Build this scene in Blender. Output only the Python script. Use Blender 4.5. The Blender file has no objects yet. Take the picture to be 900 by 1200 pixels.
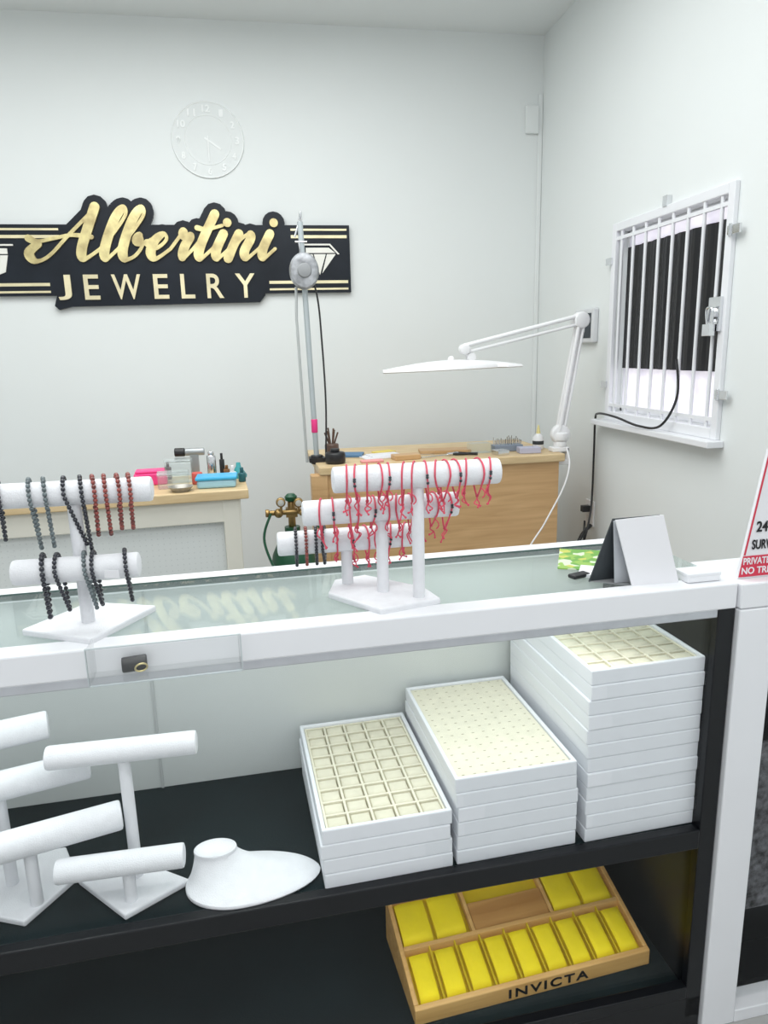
import bpy, bmesh, math, random
from mathutils import Vector, Matrix
random.seed(7)
S=bpy.context.scene
S.view_settings.view_transform='Standard'

# ---------------------------------------------------------------- materials
MATS={}
def mat(name,col,rough=0.5,metal=0.0,vary=0.04,scale=8.0,bump=0.0,bscale=200.0,sheen=0.0,spec=0.5,emit=0.0,coat=0.0):
    if name in MATS: return MATS[name]
    m=bpy.data.materials.new(name); m.use_nodes=True
    nt=m.node_tree; b=nt.nodes['Principled BSDF']
    tc=nt.nodes.new('ShaderNodeTexCoord')
    n=nt.nodes.new('ShaderNodeTexNoise'); n.inputs['Scale'].default_value=scale; n.inputs['Detail'].default_value=4
    nt.links.new(tc.outputs['Object'],n.inputs['Vector'])
    r=nt.nodes.new('ShaderNodeValToRGB')
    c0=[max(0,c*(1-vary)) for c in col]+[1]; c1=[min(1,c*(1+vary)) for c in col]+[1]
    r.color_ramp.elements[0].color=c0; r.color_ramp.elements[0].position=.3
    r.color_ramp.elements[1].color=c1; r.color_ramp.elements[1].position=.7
    nt.links.new(n.outputs['Fac'],r.inputs['Fac']); nt.links.new(r.outputs['Color'],b.inputs['Base Color'])
    b.inputs['Roughness'].default_value=rough; b.inputs['Metallic'].default_value=metal
    b.inputs['Specular IOR Level'].default_value=spec
    if sheen: b.inputs['Sheen Weight'].default_value=sheen
    if coat: b.inputs['Coat Weight'].default_value=coat
    if emit:
        nt.links.new(r.outputs['Color'],b.inputs['Emission Color']); b.inputs['Emission Strength'].default_value=emit
    if bump:
        n2=nt.nodes.new('ShaderNodeTexNoise'); n2.inputs['Scale'].default_value=bscale
        nt.links.new(tc.outputs['Object'],n2.inputs['Vector'])
        bp=nt.nodes.new('ShaderNodeBump'); bp.inputs['Strength'].default_value=bump; bp.inputs['Distance'].default_value=.002
        nt.links.new(n2.outputs['Fac'],bp.inputs['Height']); nt.links.new(bp.outputs['Normal'],b.inputs['Normal'])
    MATS[name]=m; return m
def wood(name,c0,c1,scale=3.0,stretch=(1,12,12),rough=.45):
    m=bpy.data.materials.new(name); m.use_nodes=True; nt=m.node_tree; b=nt.nodes['Principled BSDF']
    tc=nt.nodes.new('ShaderNodeTexCoord'); mp=nt.nodes.new('ShaderNodeMapping'); mp.inputs['Scale'].default_value=stretch
    n=nt.nodes.new('ShaderNodeTexNoise'); n.inputs['Scale'].default_value=scale; n.inputs['Detail'].default_value=6; n.inputs['Distortion'].default_value=.6
    r=nt.nodes.new('ShaderNodeValToRGB'); r.color_ramp.elements[0].color=(*c0,1); r.color_ramp.elements[1].color=(*c1,1)
    r.color_ramp.elements[0].position=.3; r.color_ramp.elements[1].position=.7
    nt.links.new(tc.outputs['Object'],mp.inputs['Vector']); nt.links.new(mp.outputs['Vector'],n.inputs['Vector'])
    nt.links.new(n.outputs['Fac'],r.inputs['Fac']); nt.links.new(r.outputs['Color'],b.inputs['Base Color'])
    b.inputs['Roughness'].default_value=rough
    return m
def glass(name,tint,refl=1.0,base=.04,haze=0.0):
    """thin clear sheet: tinted transparency plus Schlick mirror reflection"""
    m=bpy.data.materials.new(name); m.use_nodes=True; nt=m.node_tree; nt.nodes.clear(); L=nt.links.new
    o=nt.nodes.new('ShaderNodeOutputMaterial'); t=nt.nodes.new('ShaderNodeBsdfTransparent'); g=nt.nodes.new('ShaderNodeBsdfGlossy')
    g.inputs['Roughness'].default_value=.015
    lw=nt.nodes.new('ShaderNodeLayerWeight'); lw.inputs['Blend'].default_value=.5
    pw=nt.nodes.new('ShaderNodeMath'); pw.operation='POWER'; pw.inputs[1].default_value=5
    L(lw.outputs['Facing'],pw.inputs[0])
    tc=nt.nodes.new('ShaderNodeTexCoord'); n=nt.nodes.new('ShaderNodeTexNoise'); n.inputs['Scale'].default_value=3
    L(tc.outputs['Object'],n.inputs['Vector'])
    rp=nt.nodes.new('ShaderNodeValToRGB'); rp.color_ramp.elements[0].color=(*[c*.99 for c in tint],1); rp.color_ramp.elements[1].color=(*tint,1)
    L(n.outputs['Fac'],rp.inputs['Fac']); L(rp.outputs['Color'],t.inputs['Color'])
    mu=nt.nodes.new('ShaderNodeMath'); mu.operation='MULTIPLY_ADD'; mu.inputs[1].default_value=refl; mu.inputs[2].default_value=base; mu.use_clamp=True
    L(pw.outputs[0],mu.inputs[0])
    mx=nt.nodes.new('ShaderNodeMixShader'); L(mu.outputs[0],mx.inputs[0]); L(t.outputs[0],mx.inputs[1]); L(g.outputs[0],mx.inputs[2])
    last=mx
    if haze:
        d=nt.nodes.new('ShaderNodeBsdfDiffuse'); d.inputs['Color'].default_value=(.9,.95,.95,1)
        m2=nt.nodes.new('ShaderNodeMixShader'); m2.inputs[0].default_value=haze
        L(mx.outputs[0],m2.inputs[1]); L(d.outputs[0],m2.inputs[2]); last=m2
    L(last.outputs[0],o.inputs['Surface'])
    return m

WALL=mat('wall_paint',(.79,.82,.815),.75,vary=.012,scale=1.2,bump=.08,bscale=120)
CEIL=mat('ceiling_paint',(.80,.83,.83),.8,vary=.01,scale=1)
FLOOR=mat('floor_tile',(.40,.40,.39),.4)
WHITE=mat('white_lacquer',(.81,.82,.85),.3,vary=.01)
PANELW=mat('case_back_panel',(.64,.67,.66),.4,vary=.02,scale=2)
WPAINT=mat('white_paint_metal',(.82,.83,.86),.4,vary=.02)
WPLAST=mat('white_plastic',(.86,.86,.87),.35,vary=.01)
LINEN=mat('white_velvet',(.78,.79,.82),.85,vary=.03,scale=60,bump=.4,bscale=500)
TRAYW=mat('white_leatherette',(.80,.82,.86),.5,vary=.012,scale=30,bump=.15,bscale=700)
IVORY=mat('ivory_felt',(.76,.73,.59),.9,vary=.05,scale=40,bump=.3,bscale=500)
IVORY2=mat('ivory_felt_pads',(.70,.67,.53),.9,vary=.05,scale=40)
ALU=mat('brushed_aluminium',(.62,.64,.68),.35,.8,vary=.05,scale=30)
CHROME=mat('chrome',(.75,.76,.78),.15,1.0,vary=.03)
BLACK=mat('black_laminate',(.006,.007,.009),.3,vary=.15,spec=.35)
BFELT=mat('black_shelf_covering',(.007,.014,.016),.8,vary=.3,scale=5,bump=.2,bscale=300,spec=.2)
BPLAST=mat('black_plastic',(.015,.015,.017),.4)
GREYP=mat('grey_plastic',(.3,.31,.32),.5)
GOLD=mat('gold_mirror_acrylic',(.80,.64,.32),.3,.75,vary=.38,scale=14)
GOLD2=mat('pale_gold_lettering',(.85,.76,.50),.35,.5,vary=.15,scale=9)
SIGNB=mat('black_acrylic',(.010,.014,.021),.3,vary=.2,spec=.3)
BRASS=mat('brass',(.36,.24,.10),.4,1.0,vary=.2,scale=30)
TANK=mat('green_enamel',(.006,.07,.03),.4)
YEL=mat('yellow_velvet',(.92,.75,.004),.75,vary=.08,scale=12,bump=.25,bscale=300)
YELD=mat('yellow_liner',(.66,.50,.004),.8,vary=.08)
RED=mat('red_cord',(.70,.075,.13),.6,vary=.2,scale=60)
REDS=mat('red_sign_paint',(.62,.03,.07),.4)
PINK=mat('pink_plastic',(.85,.05,.25),.4)
BLUE=mat('blue_plastic',(.05,.42,.72),.35)
DBEAD=mat('dark_stone_bead',(.012,.014,.025),.2,vary=.5,scale=150,coat=.5)
GBEAD=mat('grey_stone_bead',(.12,.15,.16),.25,vary=.5,scale=150,coat=.3)
RBEAD=mat('red_brown_stone_bead',(.25,.05,.04),.25,vary=.7,scale=150,coat=.3)
PAPER=mat('white_paper',(.80,.80,.83),.7,vary=.01)
PBLACK=mat('black_card',(.035,.042,.048),.6)
GRANITE=mat('black_speckled_lining',(.09,.09,.10),.5,vary=.98,scale=60,bump=1.0,bscale=90)
SKY=mat('daylight_pane',(.84,.80,.95),.5,vary=.2,scale=9,emit=.62)
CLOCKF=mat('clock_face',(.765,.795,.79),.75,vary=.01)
CLOCKN=mat('clock_marks',(.90,.92,.915),.7,vary=.01)  # face and marks kept pale to imitate a faint reflected clock
MAPLE=wood('maple_wood',(.52,.31,.14),(.68,.44,.22),2.5,(1,1,14))
MAPLET=wood('light_wood_top',(.58,.42,.22),(.74,.57,.34),2.5,(2,14,14))
PINE=wood('watch_case_wood',(.60,.34,.10),(.76,.48,.17),4,(1,12,12))
PINED=wood('watch_plate_wood',(.42,.20,.05),(.60,.33,.10),4,(1,12,12))
CREAM=mat('cream_painted_wood',(.74,.72,.64),.5,vary=.03)
CLEARP=glass('clear_plastic',(.93,.96,.96),1.0,.04,.10)
GLASS_TOP=glass('counter_glass',(.93,.98,.97),.5,.02,.08)
GLASS_F=glass('front_glass',(.99,.995,.995),.4,.014)
ACRYL=glass('clear_acrylic',(.985,.99,.99),.9,.02,.015)
def dots(name,base,dot,scale):
    m=bpy.data.materials.new(name); m.use_nodes=True; nt=m.node_tree; b=nt.nodes['Principled BSDF']
    tc=nt.nodes.new('ShaderNodeTexCoord'); v=nt.nodes.new('ShaderNodeTexVoronoi'); v.inputs['Scale'].default_value=scale; v.inputs['Randomness'].default_value=0
    r=nt.nodes.new('ShaderNodeValToRGB'); r.color_ramp.elements[0].color=(*dot,1); r.color_ramp.elements[0].position=.18
    r.color_ramp.elements[1].color=(*base,1); r.color_ramp.elements[1].position=.24
    nt.links.new(tc.outputs['Object'],v.inputs['Vector']); nt.links.new(v.outputs['Distance'],r.inputs['Fac']); nt.links.new(r.outputs['Color'],b.inputs['Base Color'])
    b.inputs['Roughness'].default_value=.6
    return m
PEG=dots('pegboard',(.72,.75,.74),(.52,.55,.55),48)
def blotch(name,cols,scale):
    m=bpy.data.materials.new(name); m.use_nodes=True; nt=m.node_tree; b=nt.nodes['Principled BSDF']
    tc=nt.nodes.new('ShaderNodeTexCoord'); v=nt.nodes.new('ShaderNodeTexVoronoi'); v.inputs['Scale'].default_value=scale
    r=nt.nodes.new('ShaderNodeValToRGB'); r.color_ramp.interpolation='CONSTANT'
    e=r.color_ramp.elements; e[0].color=(*cols[0],1); e[1].color=(*cols[1],1); e[1].position=.35
    for i,c in enumerate(cols[2:]):
        q=e.new(.6+.15*i); q.color=(*c,1)
    nt.links.new(tc.outputs['Object'],v.inputs['Vector'])
    sp=nt.nodes.new('ShaderNodeSeparateColor'); nt.links.new(v.outputs['Color'],sp.inputs[0]); nt.links.new(sp.outputs[0],r.inputs['Fac'])
    nt.links.new(r.outputs['Color'],b.inputs['Base Color']); b.inputs['Roughness'].default_value=.35
    return m
FLYER=blotch('printed_flyer',[(.14,.36,.05),(.28,.48,.08),(.55,.55,.10),(.65,.72,.55)],60)

# ---------------------------------------------------------------- geometry helpers
def link(o): S.collection.objects.link(o); return o
def tag(o,label,cat,group=None,kind=None):
    o['label']=label; o['category']=cat
    if group: o['group']=group
    if kind: o['kind']=kind
    return o
def thing(name,label,cat,loc=(0,0,0),yaw=0.0,group=None):
    e=bpy.data.objects.new(name,None); e.empty_display_size=.05; e.location=loc; e.rotation_euler=(0,0,math.radians(yaw)); link(e)
    return tag(e,label,cat,group)
def fin(bm,name,m,parent=None,smooth=False,bev=0,seg=2,loc=None,rot=None):
    bmesh.ops.recalc_face_normals(bm,faces=bm.faces[:])
    me=bpy.data.meshes.new(name); bm.to_mesh(me); bm.free()
    if smooth:
        for p in me.polygons: p.use_smooth=True
    me.materials.append(m)
    o=bpy.data.objects.new(name,me); link(o)
    if smooth:
        try: me.set_sharp_from_angle(angle=math.radians(45))
        except Exception: pass
    if bev:
        md=o.modifiers.new('bevel','BEVEL'); md.width=bev; md.segments=seg; md.limit_method='ANGLE'; md.angle_limit=math.radians(40)
    if parent: o.parent=parent
    if loc: o.location=loc
    if rot: o.rotation_euler=rot
    return o
def B(bm,x0,x1,y0,y1,z0,z1,M=None):
    vs=[Vector((x,y,z)) for z in (z0,z1) for x,y in ((x0,y0),(x1,y0),(x1,y1),(x0,y1))]
    if M: vs=[M@v for v in vs]
    v=[bm.verts.new(p) for p in vs]
    for f in ((0,1,2,3),(4,5,6,7),(0,1,5,4),(1,2,6,5),(2,3,7,6),(3,0,4,7)): bm.faces.new([v[i] for i in f])
def boxes(name,lst,m,parent=None,bev=.002,loc=None,rot=None):
    bm=bmesh.new()
    for b in lst: B(bm,*b)
    return fin(bm,name,m,parent,bev=bev,loc=loc,rot=rot)
def prism(bm,poly,f0,f1):
    a=[bm.verts.new(f0(p)) for p in poly]; b=[bm.verts.new(f1(p)) for p in poly]
    n=len(poly); bm.faces.new(a); bm.faces.new(b[::-1])
    for i in range(n): bm.faces.new((a[i],a[(i+1)%n],b[(i+1)%n],b[i]))
def tube(bm,pts,r,n=8,closed=False,caps=True):
    pts=[Vector(p) for p in pts]; N=len(pts); rings=[]; prev=None
    for i,p in enumerate(pts):
        if closed: t=pts[(i+1)%N]-pts[i-1]
        else: t=pts[min(i+1,N-1)]-pts[max(i-1,0)]
        t.normalize()
        if prev is None:
            u=t.orthogonal().normalized()
        else:
            u=(prev-prev.dot(t)*t)
            u=u.normalized() if u.length>1e-6 else t.orthogonal().normalized()
        prev=u; v=t.cross(u); rr=r[i] if isinstance(r,(list,tuple)) else r
        rings.append([bm.verts.new(p+(u*math.cos(2*math.pi*k/n)+v*math.sin(2*math.pi*k/n))*rr) for k in range(n)])
    M=N if closed else N-1
    for i in range(M):
        a=rings[i]; b=rings[(i+1)%N]
        off=0
        if closed and i==N-1:
            off=min(range(n),key=lambda o:(a[0].co-b[o].co).length)
        for k in range(n): bm.faces.new((a[k],a[(k+1)%n],b[(k+1+off)%n],b[(k+off)%n]))
    if caps and not closed: bm.faces.new(rings[0][::-1]); bm.faces.new(rings[-1])
def catmull(P,k=8,closed=False):
    P=[Vector(p) for p in P]; out=[]; n=len(P)
    rng=range(n) if closed else range(n-1)
    for i in rng:
        if closed: a,b,c,d=P[i-1],P[i],P[(i+1)%n],P[(i+2)%n]
        else: a,b,c,d=P[max(i-1,0)],P[i],P[i+1],P[min(i+2,n-1)]
        for j in range(k):
            t=j/k; out.append(.5*((2*b)+(c-a)*t+(2*a-5*b+4*c-d)*t*t+(3*b-a-3*c+d)*t**3))
    if not closed: out.append(P[-1].copy())
    return out
def lathe(bm,prof,n=32,c=(0,0,0),axis='Z',sx=1,sy=1):
    rings=[]
    for r,h in prof:
        ring=[]
        for k in range(n):
            a=2*math.pi*k/n; p=(r*math.cos(a)*sx,r*math.sin(a)*sy,h)
            if axis=='X': p=(p[2],p[0],p[1])
            elif axis=='Y': p=(p[0],p[2],p[1])
            ring.append(bm.verts.new(Vector(p)+Vector(c)))
        rings.append(ring)
    for a,b in zip(rings,rings[1:]):
        for k in range(n): bm.faces.new((a[k],a[(k+1)%n],b[(k+1)%n],b[k]))
    bm.faces.new(rings[0]); bm.faces.new(rings[-1][::-1])
def cyl(bm,r,h0,h1,c=(0,0,0),axis='Z',n=28,e=None):
    e=min(r*.2,(h1-h0)*.2) if e is None else e
    lathe(bm,[(r-e,h0),(r-e*.3,h0+e*.3),(r,h0+e),(r,h1-e),(r-e*.3,h1-e*.3),(r-e,h1)],n,c,axis)
def ball(bm,c,r,seg=10,rng=7):
    bmesh.ops.create_uvsphere(bm,u_segments=seg,v_segments=rng,radius=r,matrix=Matrix.Translation(c))
def textdata(s,width,height,depth,M,fat=0.0,sp=1.0):
    cu=bpy.data.curves.new('t','FONT'); cu.body=s; cu.size=1; cu.space_character=sp; cu.offset=fat; cu.extrude=.5
    t=bpy.data.objects.new('tmp',cu); link(t); bpy.context.view_layer.update()
    me=bpy.data.meshes.new_from_object(t.evaluated_get(bpy.context.evaluated_depsgraph_get()))
    bpy.data.objects.remove(t)
    xs=[v.co.x for v in me.vertices]; ys=[v.co.y for v in me.vertices]
    x0,x1,y0,y1=min(xs),max(xs),min(ys),max(ys)
    for v in me.vertices:
        v.co=M@Vector(((v.co.x-x0)/(x1-x0)*width,(v.co.y-y0)/(y1-y0)*height,(v.co.z+.5)*depth))
    me.materials.clear(); return me
def textmesh(name,s,m,width,height,depth,parent=None,M=Matrix(),fat=0.0,sp=1.0):
    me=textdata(s,width,height,depth,M,fat,sp); me.materials.append(m); me.name=name
    o=bpy.data.objects.new(name,me); link(o)
    if parent: o.parent=parent
    return o
UP=Matrix(((1,0,0,0),(0,0,-1,0),(0,1,0,0),(0,0,0,1)))
def struct(o): o['kind']='structure'; return o

# ---------------------------------------------------------------- camera
cam=bpy.data.cameras.new('camera'); co=bpy.data.objects.new('camera',cam); link(co)
R=Vector((.98528,-.16917,-.02467)); D=Vector((-.06141,-.21552,-.97457)); F=Vector((.15955,.96173,-.22274))
m3=Matrix((R,-D,-F)).transposed()
co.matrix_world=Matrix.Translation((0,0,1.40))@m3.to_4x4()
cam.sensor_fit='VERTICAL'; cam.sensor_height=36; cam.lens=24.9; cam.clip_start=.02
S.camera=co

# ---------------------------------------------------------------- room
XR=1.587; YB=4.0; ZC=3.0
struct(boxes('wall_back',[(-2.6,XR,YB,YB+.12,0,ZC)],WALL,bev=0))
wy0,wy1,wz0,wz1=2.30,3.07,1.10,1.88
struct(boxes('wall_right',[(XR,XR+.14,-1.2,wy0,0,ZC),(XR,XR+.14,wy1,YB+.12,0,ZC),(XR,XR+.14,wy0,wy1,0,wz0),(XR,XR+.14,wy0,wy1,wz1,ZC)],WALL,bev=0))
struct(boxes('wall_left',[(-2.72,-2.6,-1.2,YB+.12,0,ZC)],WALL,bev=0))
struct(boxes('ceiling',[(-2.72,XR+.14,-1.2,YB+.12,ZC,ZC+.1)],CEIL,bev=0))
struct(boxes('floor',[(-2.72,XR+.14,-1.2,YB+.12,-.1,0)],FLOOR,bev=0))
struct(boxes('baseboard_back',[(-2.6,XR-.002,YB-.015,YB,0,.10)],WPAINT))
struct(boxes('trim_1',[(XR-.026,XR-.001,YB-.010,YB-.001,.3,2.72)],WALL,bev=.004))
o=boxes('junction_box',[(XR-.10,XR-.026,YB-.022,YB,2.52,2.66)],WALL,bev=.006); tag(o,'small white painted junction box beside the corner trunking','junction box')

# window with grille
win=bpy.data.objects.new('window_1',None); link(win); win.location=(XR,2.685,1.49); win['kind']='structure'
hy=.385;hz=.39
boxes('frame',[(-.018,.0,-hy-.035,-hy,-hz-.04,hz+.035),(-.018,.0,hy,hy+.035,-hz-.04,hz+.035),(-.018,0,-hy,hy,hz,hz+.035),(-.018,0,-hy,hy,-hz-.04,-hz)],WPAINT,win,.003)
boxes('window_sill',[(-.065,0,-hy-.06,hy+.08,-hz-.065,-hz-.04)],WPAINT,win,.004)
boxes('pane',[(.055,.06,-hy,hy,-hz,hz)],SKY,win,0)
boxes('sash',[(.04,.055,-hy,-hy+.018,-hz,hz),(.04,.055,hy-.018,hy,-hz,hz),(.04,.055,-hy,hy,hz-.018,hz),(.04,.055,-hy,hy,-hz,-hz+.018)],WPAINT,win,.002)
bm=bmesh.new()
n=48; rows=[]
for i in range(n+1):
    y=-hy+.004+(2*hy-.03)*i/n; x=.028+.005*math.sin(i*1.1)
    rows.append([bm.verts.new((x,y,z)) for z in (-.195,hz-.07)])
for a,b in zip(rows,rows[1:]): bm.faces.new((a[0],b[0],b[1],a[1]))
o=fin(bm,'blackout_sheet',BPLAST,win); md=o.modifiers.new('s','SOLIDIFY'); md.thickness=.003; o['label']='black blackout sheet behind the bars'
bm=bmesh.new()
for i in range(8):
    y=-hy+.04+i*(2*hy-.08)/7; tube(bm,[(-.008,y,-hz),(-.008,y,hz)],.0068,10)
for z in (-hz+.03,hz-.03): B(bm,-.014,-.002,-hy,hy,z-.007,z+.007)
fin(bm,'grille',WPAINT,win,True)
bm=bmesh.new()
for z in (.27,-.27):
    B(bm,-.026,-.018,-hy-.085,-hy-.02,z-.015,z+.015); cyl(bm,.006,z-.02,z+.02,(-.026,-hy-.038,0),'Z',12)
    B(bm,-.026,-.018,hy+.02,hy+.07,z-.015,z+.015)
B(bm,-.022,-.001,-.015,.015,hz+.03,hz+.07)
fin(bm,'hinge',CHROME,win,bev=.001)
bm=bmesh.new(); B(bm,-.03,-.018,-hy-.02,-hy+.045,-.055,.06); cyl(bm,.026,-.038,-.022,(0,-hy+.02,0.0),'X',24)
tube(bm,catmull([(-.041,-hy,-.03),(-.046,-hy,.02),(-.046,-hy+.03,.02),(-.041,-hy+.03,-.03)],6),.004,8); B(bm,-.055,-.033,-hy-.006,-hy+.036,-.07,-.03)
fin(bm,'padlock',CHROME,win,bev=.001)

# ---------------------------------------------------------------- wall sign
sign=thing('wall_sign','black acrylic shop sign with gold script lettering on wall','sign',(0,YB,0))
SC=.1285; SZ=.116; X0=-1.01; Z0=1.885
def script_strokes():
    G={
    'A':(1.80,[[(-.55,.62),(-.78,.25),(-.45,-.08),(0,.15),(.5,1.0),(1.2,2.1)],[(1.15,2.12),(1.12,1.3),(1.12,.4),(1.32,.0),(1.8,.4)],[(-.95,.85),(-.6,.72),(0,.85),(.6,.98),(1.35,.9)]],[]),
    'l':(.68,[[(0,.4),(.35,1.1),(.58,1.8),(.42,2.1),(.22,1.6),(.17,.5),(.33,.0),(.68,.4)]],[]),
    'b':(1.15,[[(0,.4),(.35,1.1),(.58,1.8),(.42,2.1),(.22,1.6),(.17,.5),(.35,.0),(.7,.1),(.88,.55),(.68,.98),(.62,.72),(.9,.62),(1.15,.8)]],[]),
    'e':(.85,[[(-.1,.65),(.3,.45),(.58,.78),(.42,1.03),(.15,.75),(.13,.25),(.4,.0),(.85,.4)]],[]),
    'r':(.88,[[(0,.4),(.2,.9),(.28,1.15),(.36,.92),(.62,.95),(.52,.5),(.58,.02),(.88,.4)]],[]),
    't':(.75,[[(0,.4),(.3,1.1),(.42,1.7)],[(.42,1.85),(.28,.9),(.26,.25),(.42,0),(.75,.4)],[(-.1,1.28),(.3,1.22),(.85,1.38)]],[]),
    'i':(.66,[[(0,.4),(.25,1.0)],[(.25,1.03),(.17,.35),(.32,0),(.66,.4)]],[(.26,1.5)]),
    'n':(1.18,[[(0,.4),(.2,1.0)],[(.2,1.03),(.12,.5),(.08,0)],[(.08,0),(.32,.75),(.62,1.03),(.72,.8),(.64,.3),(.82,0),(1.18,.4)]],[]),
    }
    x=0; st=[]; dt=[]
    for ch in 'Albertini':
        adv,ss,ds=G[ch]
        for s in ss: st.append([(a+x,b) for a,b in s])
        for d in ds: dt.append((d[0]+x,d[1]))
        x+=adv
    return st,dt
def ribbon(bm,extra,y0,y1,wmin=.13,wmax=.39):
    st,dt=script_strokes(); cnt=[0]
    def T(p): return (X0+SC*(p[0]+.36*p[1]),Z0+SZ*p[1])
    def pr(poly):
        cnt[0]+=1; yy=y0-cnt[0]*5e-6     # each piece steps forward a hair so no faces coincide
        prism(bm,poly,lambda p:(p[0],yy,p[1]),lambda p:(p[0],y1,p[1]))
    def disc(c,r,n=12): pr([(c[0]+r*math.cos(2*math.pi*k/n),c[1]+r*math.sin(2*math.pi*k/n)) for k in range(n)])
    for s in st:
        sp=catmull([(a,b,0) for a,b in s],6); P=[Vector(T((p.x,p.y))) for p in sp]; W=[]
        for i in range(len(P)):
            t=(P[min(i+1,len(P)-1)]-P[max(i-1,0)]).normalized()
            dn=max(0,-t.y)
            W.append((wmin+(wmax-wmin)*dn**.8)*SC/2)
        for _ in range(3): W=[(W[max(i-1,0)]+W[i]+W[min(i+1,len(W)-1)])/3 for i in range(len(W))]
        W=[w+extra for w in W]
        for i in range(len(P)-1):
            t=(P[i+1]-P[i]).normalized(); nrm=Vector((-t.y,t.x))
            pr([P[i]+nrm*W[i],P[i+1]+nrm*W[i+1],P[i+1]-nrm*W[i+1],P[i]-nrm*W[i]]); disc(P[i],W[i])
        disc(P[-1],W[-1])
    for d in dt: disc(T(d),.17*SC+extra,16)
bm=bmesh.new(); ribbon(bm,.036,-.022,-.006)
f1=lambda p:(p[0],-.004,p[1])
prism(bm,[(-1.42,1.71),(.51,1.71),(.51,2.05),(-1.42,2.05)],lambda p:(p[0],-.026,p[1]),f1)
bl=[(-.93,1.655),(-.99,1.64),(-1.01,1.66),(-.98,1.75),(-1.0,1.86),(.06,1.86),(.05,1.70),(.02,1.665)]
prism(bm,bl,lambda p:(p[0],-.0275,p[1]),f1)
prism(bm,[(-.95,1.88),(.1,1.88),(.12,1.99),(-.8,1.99)],lambda p:(p[0],-.0265,p[1]),f1)
fin(bm,'backing_board',SIGNB,sign)
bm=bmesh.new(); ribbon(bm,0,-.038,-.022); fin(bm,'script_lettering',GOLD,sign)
ws={'J':.55,'E':.62,'W':1.2,'L':.58,'R':.72,'Y':.85}; u=.985/(sum(ws[c] for c in 'JEWELRY')+6*.52); xx=-.985
bm=bmesh.new()
for ch in 'JEWELRY':
    me=textdata(ch,ws[ch]*u,.122,.008,Matrix.Translation((xx,-.028,1.688))@UP,.012); bm.from_mesh(me); bpy.data.meshes.remove(me); xx+=(ws[ch]+.52)*u
fin(bm,'block_lettering',GOLD2,sign)
bm=bmesh.new()
for a,b,zz in ((.20,.495,((2.022,2.032),(1.985,2.000))),(.075,.495,((1.757,1.772),(1.724,1.734))),(-1.41,-.95,((2.022,2.032),(1.985,2.000))),(-1.41,-1.02,((1.757,1.772),(1.724,1.734)))):
    for z0,z1 in zz: B(bm,a,b,-.030,-.026,z0,z1)
fin(bm,'stripe',GOLD2,sign)
PALE=mat('pale_mirror_acrylic',(.85,.84,.78),.35,.15)
for cx,s in ((.345,1),(-1.27,-1)):
    bm=bmesh.new()
    q=lambda pts:[(cx+s*a,1.885+b) for a,b in pts]
    g0=lambda p:(p[0],-.032,p[1]); g1=lambda p:(p[0],-.026,p[1])
    prism(bm,q([(-.07,.020),(-.035,.020),(-.01,-.075),(-.05,-.06)]),g0,g1)
    prism(bm,q([(-.029,.020),(.035,.020),(.0,-.085)]),g0,g1)
    prism(bm,q([(.041,.020),(.088,.020),(.012,-.078)]),g0,g1)
    prism(bm,q([(-.07,.052),(.052,.052),(.086,.026),(-.07,.026)]),g0,g1)
    prism(bm,q([(-.10,.072),(.060,.072),(.108,.020),(.099,.018),(.056,.064),(-.10,.064)]),g0,g1)
    fin(bm,'diamond_emblem',PALE,sign)

# ---------------------------------------------------------------- clock reflection, modelled as a solid pale dial on the wall
clk=thing('reflected_clock','faint clock reflection modelled as a pale round raised dial','clock',(-.19,YB,2.455))
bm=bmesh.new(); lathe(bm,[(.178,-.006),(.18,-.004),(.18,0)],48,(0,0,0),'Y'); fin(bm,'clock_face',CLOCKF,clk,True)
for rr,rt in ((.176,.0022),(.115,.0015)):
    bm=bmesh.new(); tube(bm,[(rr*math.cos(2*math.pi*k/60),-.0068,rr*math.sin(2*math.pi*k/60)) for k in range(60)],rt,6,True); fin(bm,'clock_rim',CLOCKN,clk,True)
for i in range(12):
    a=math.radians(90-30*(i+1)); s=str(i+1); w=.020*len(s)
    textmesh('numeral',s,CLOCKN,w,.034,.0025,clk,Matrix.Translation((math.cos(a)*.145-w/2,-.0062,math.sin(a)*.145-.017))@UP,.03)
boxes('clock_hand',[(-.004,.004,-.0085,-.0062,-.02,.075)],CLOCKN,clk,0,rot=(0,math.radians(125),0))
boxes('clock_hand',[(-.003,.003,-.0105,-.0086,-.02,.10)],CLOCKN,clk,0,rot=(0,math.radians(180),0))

# ---------------------------------------------------------------- wall panel, outlet
th=thing('alarm_panel','white wall mounted security keypad with dark screen','alarm panel',(XR,3.34,1.49))
boxes('body',[(-.03,0,-.105,.105,-.08,.08)],mat('keypad_white',(.66,.67,.69),.4),th,.008)
boxes('screen',[(-.033,-.03,-.085,.085,-.058,.058)],mat('dark_screen',(.04,.05,.06),.4,spec=.2),th,.002)
boxes('button_strip',[(-.035,-.0331,-.03,.06,-.03,.03)],mat('button_grey',(.25,.28,.28),.3),th,.001)  # plain grey raised strip
ol=thing('electrical_outlet','white double electrical outlet plate on the wall','outlet',(XR,3.24,.58))
boxes('plate',[(-.008,0,-.045,.045,-.065,.065)],WPLAST,ol,.003)
boxes('socket',[(-.012,-.008,-.018,.018,.01,.045)],mat('socket_plastic',(.7,.7,.7),.4),ol,.002)
boxes('socket',[(-.012,-.008,-.018,.018,-.045,-.01)],mat('socket_plastic',(.7,.7,.7),.4),ol,.002)
bm=bmesh.new()
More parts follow.
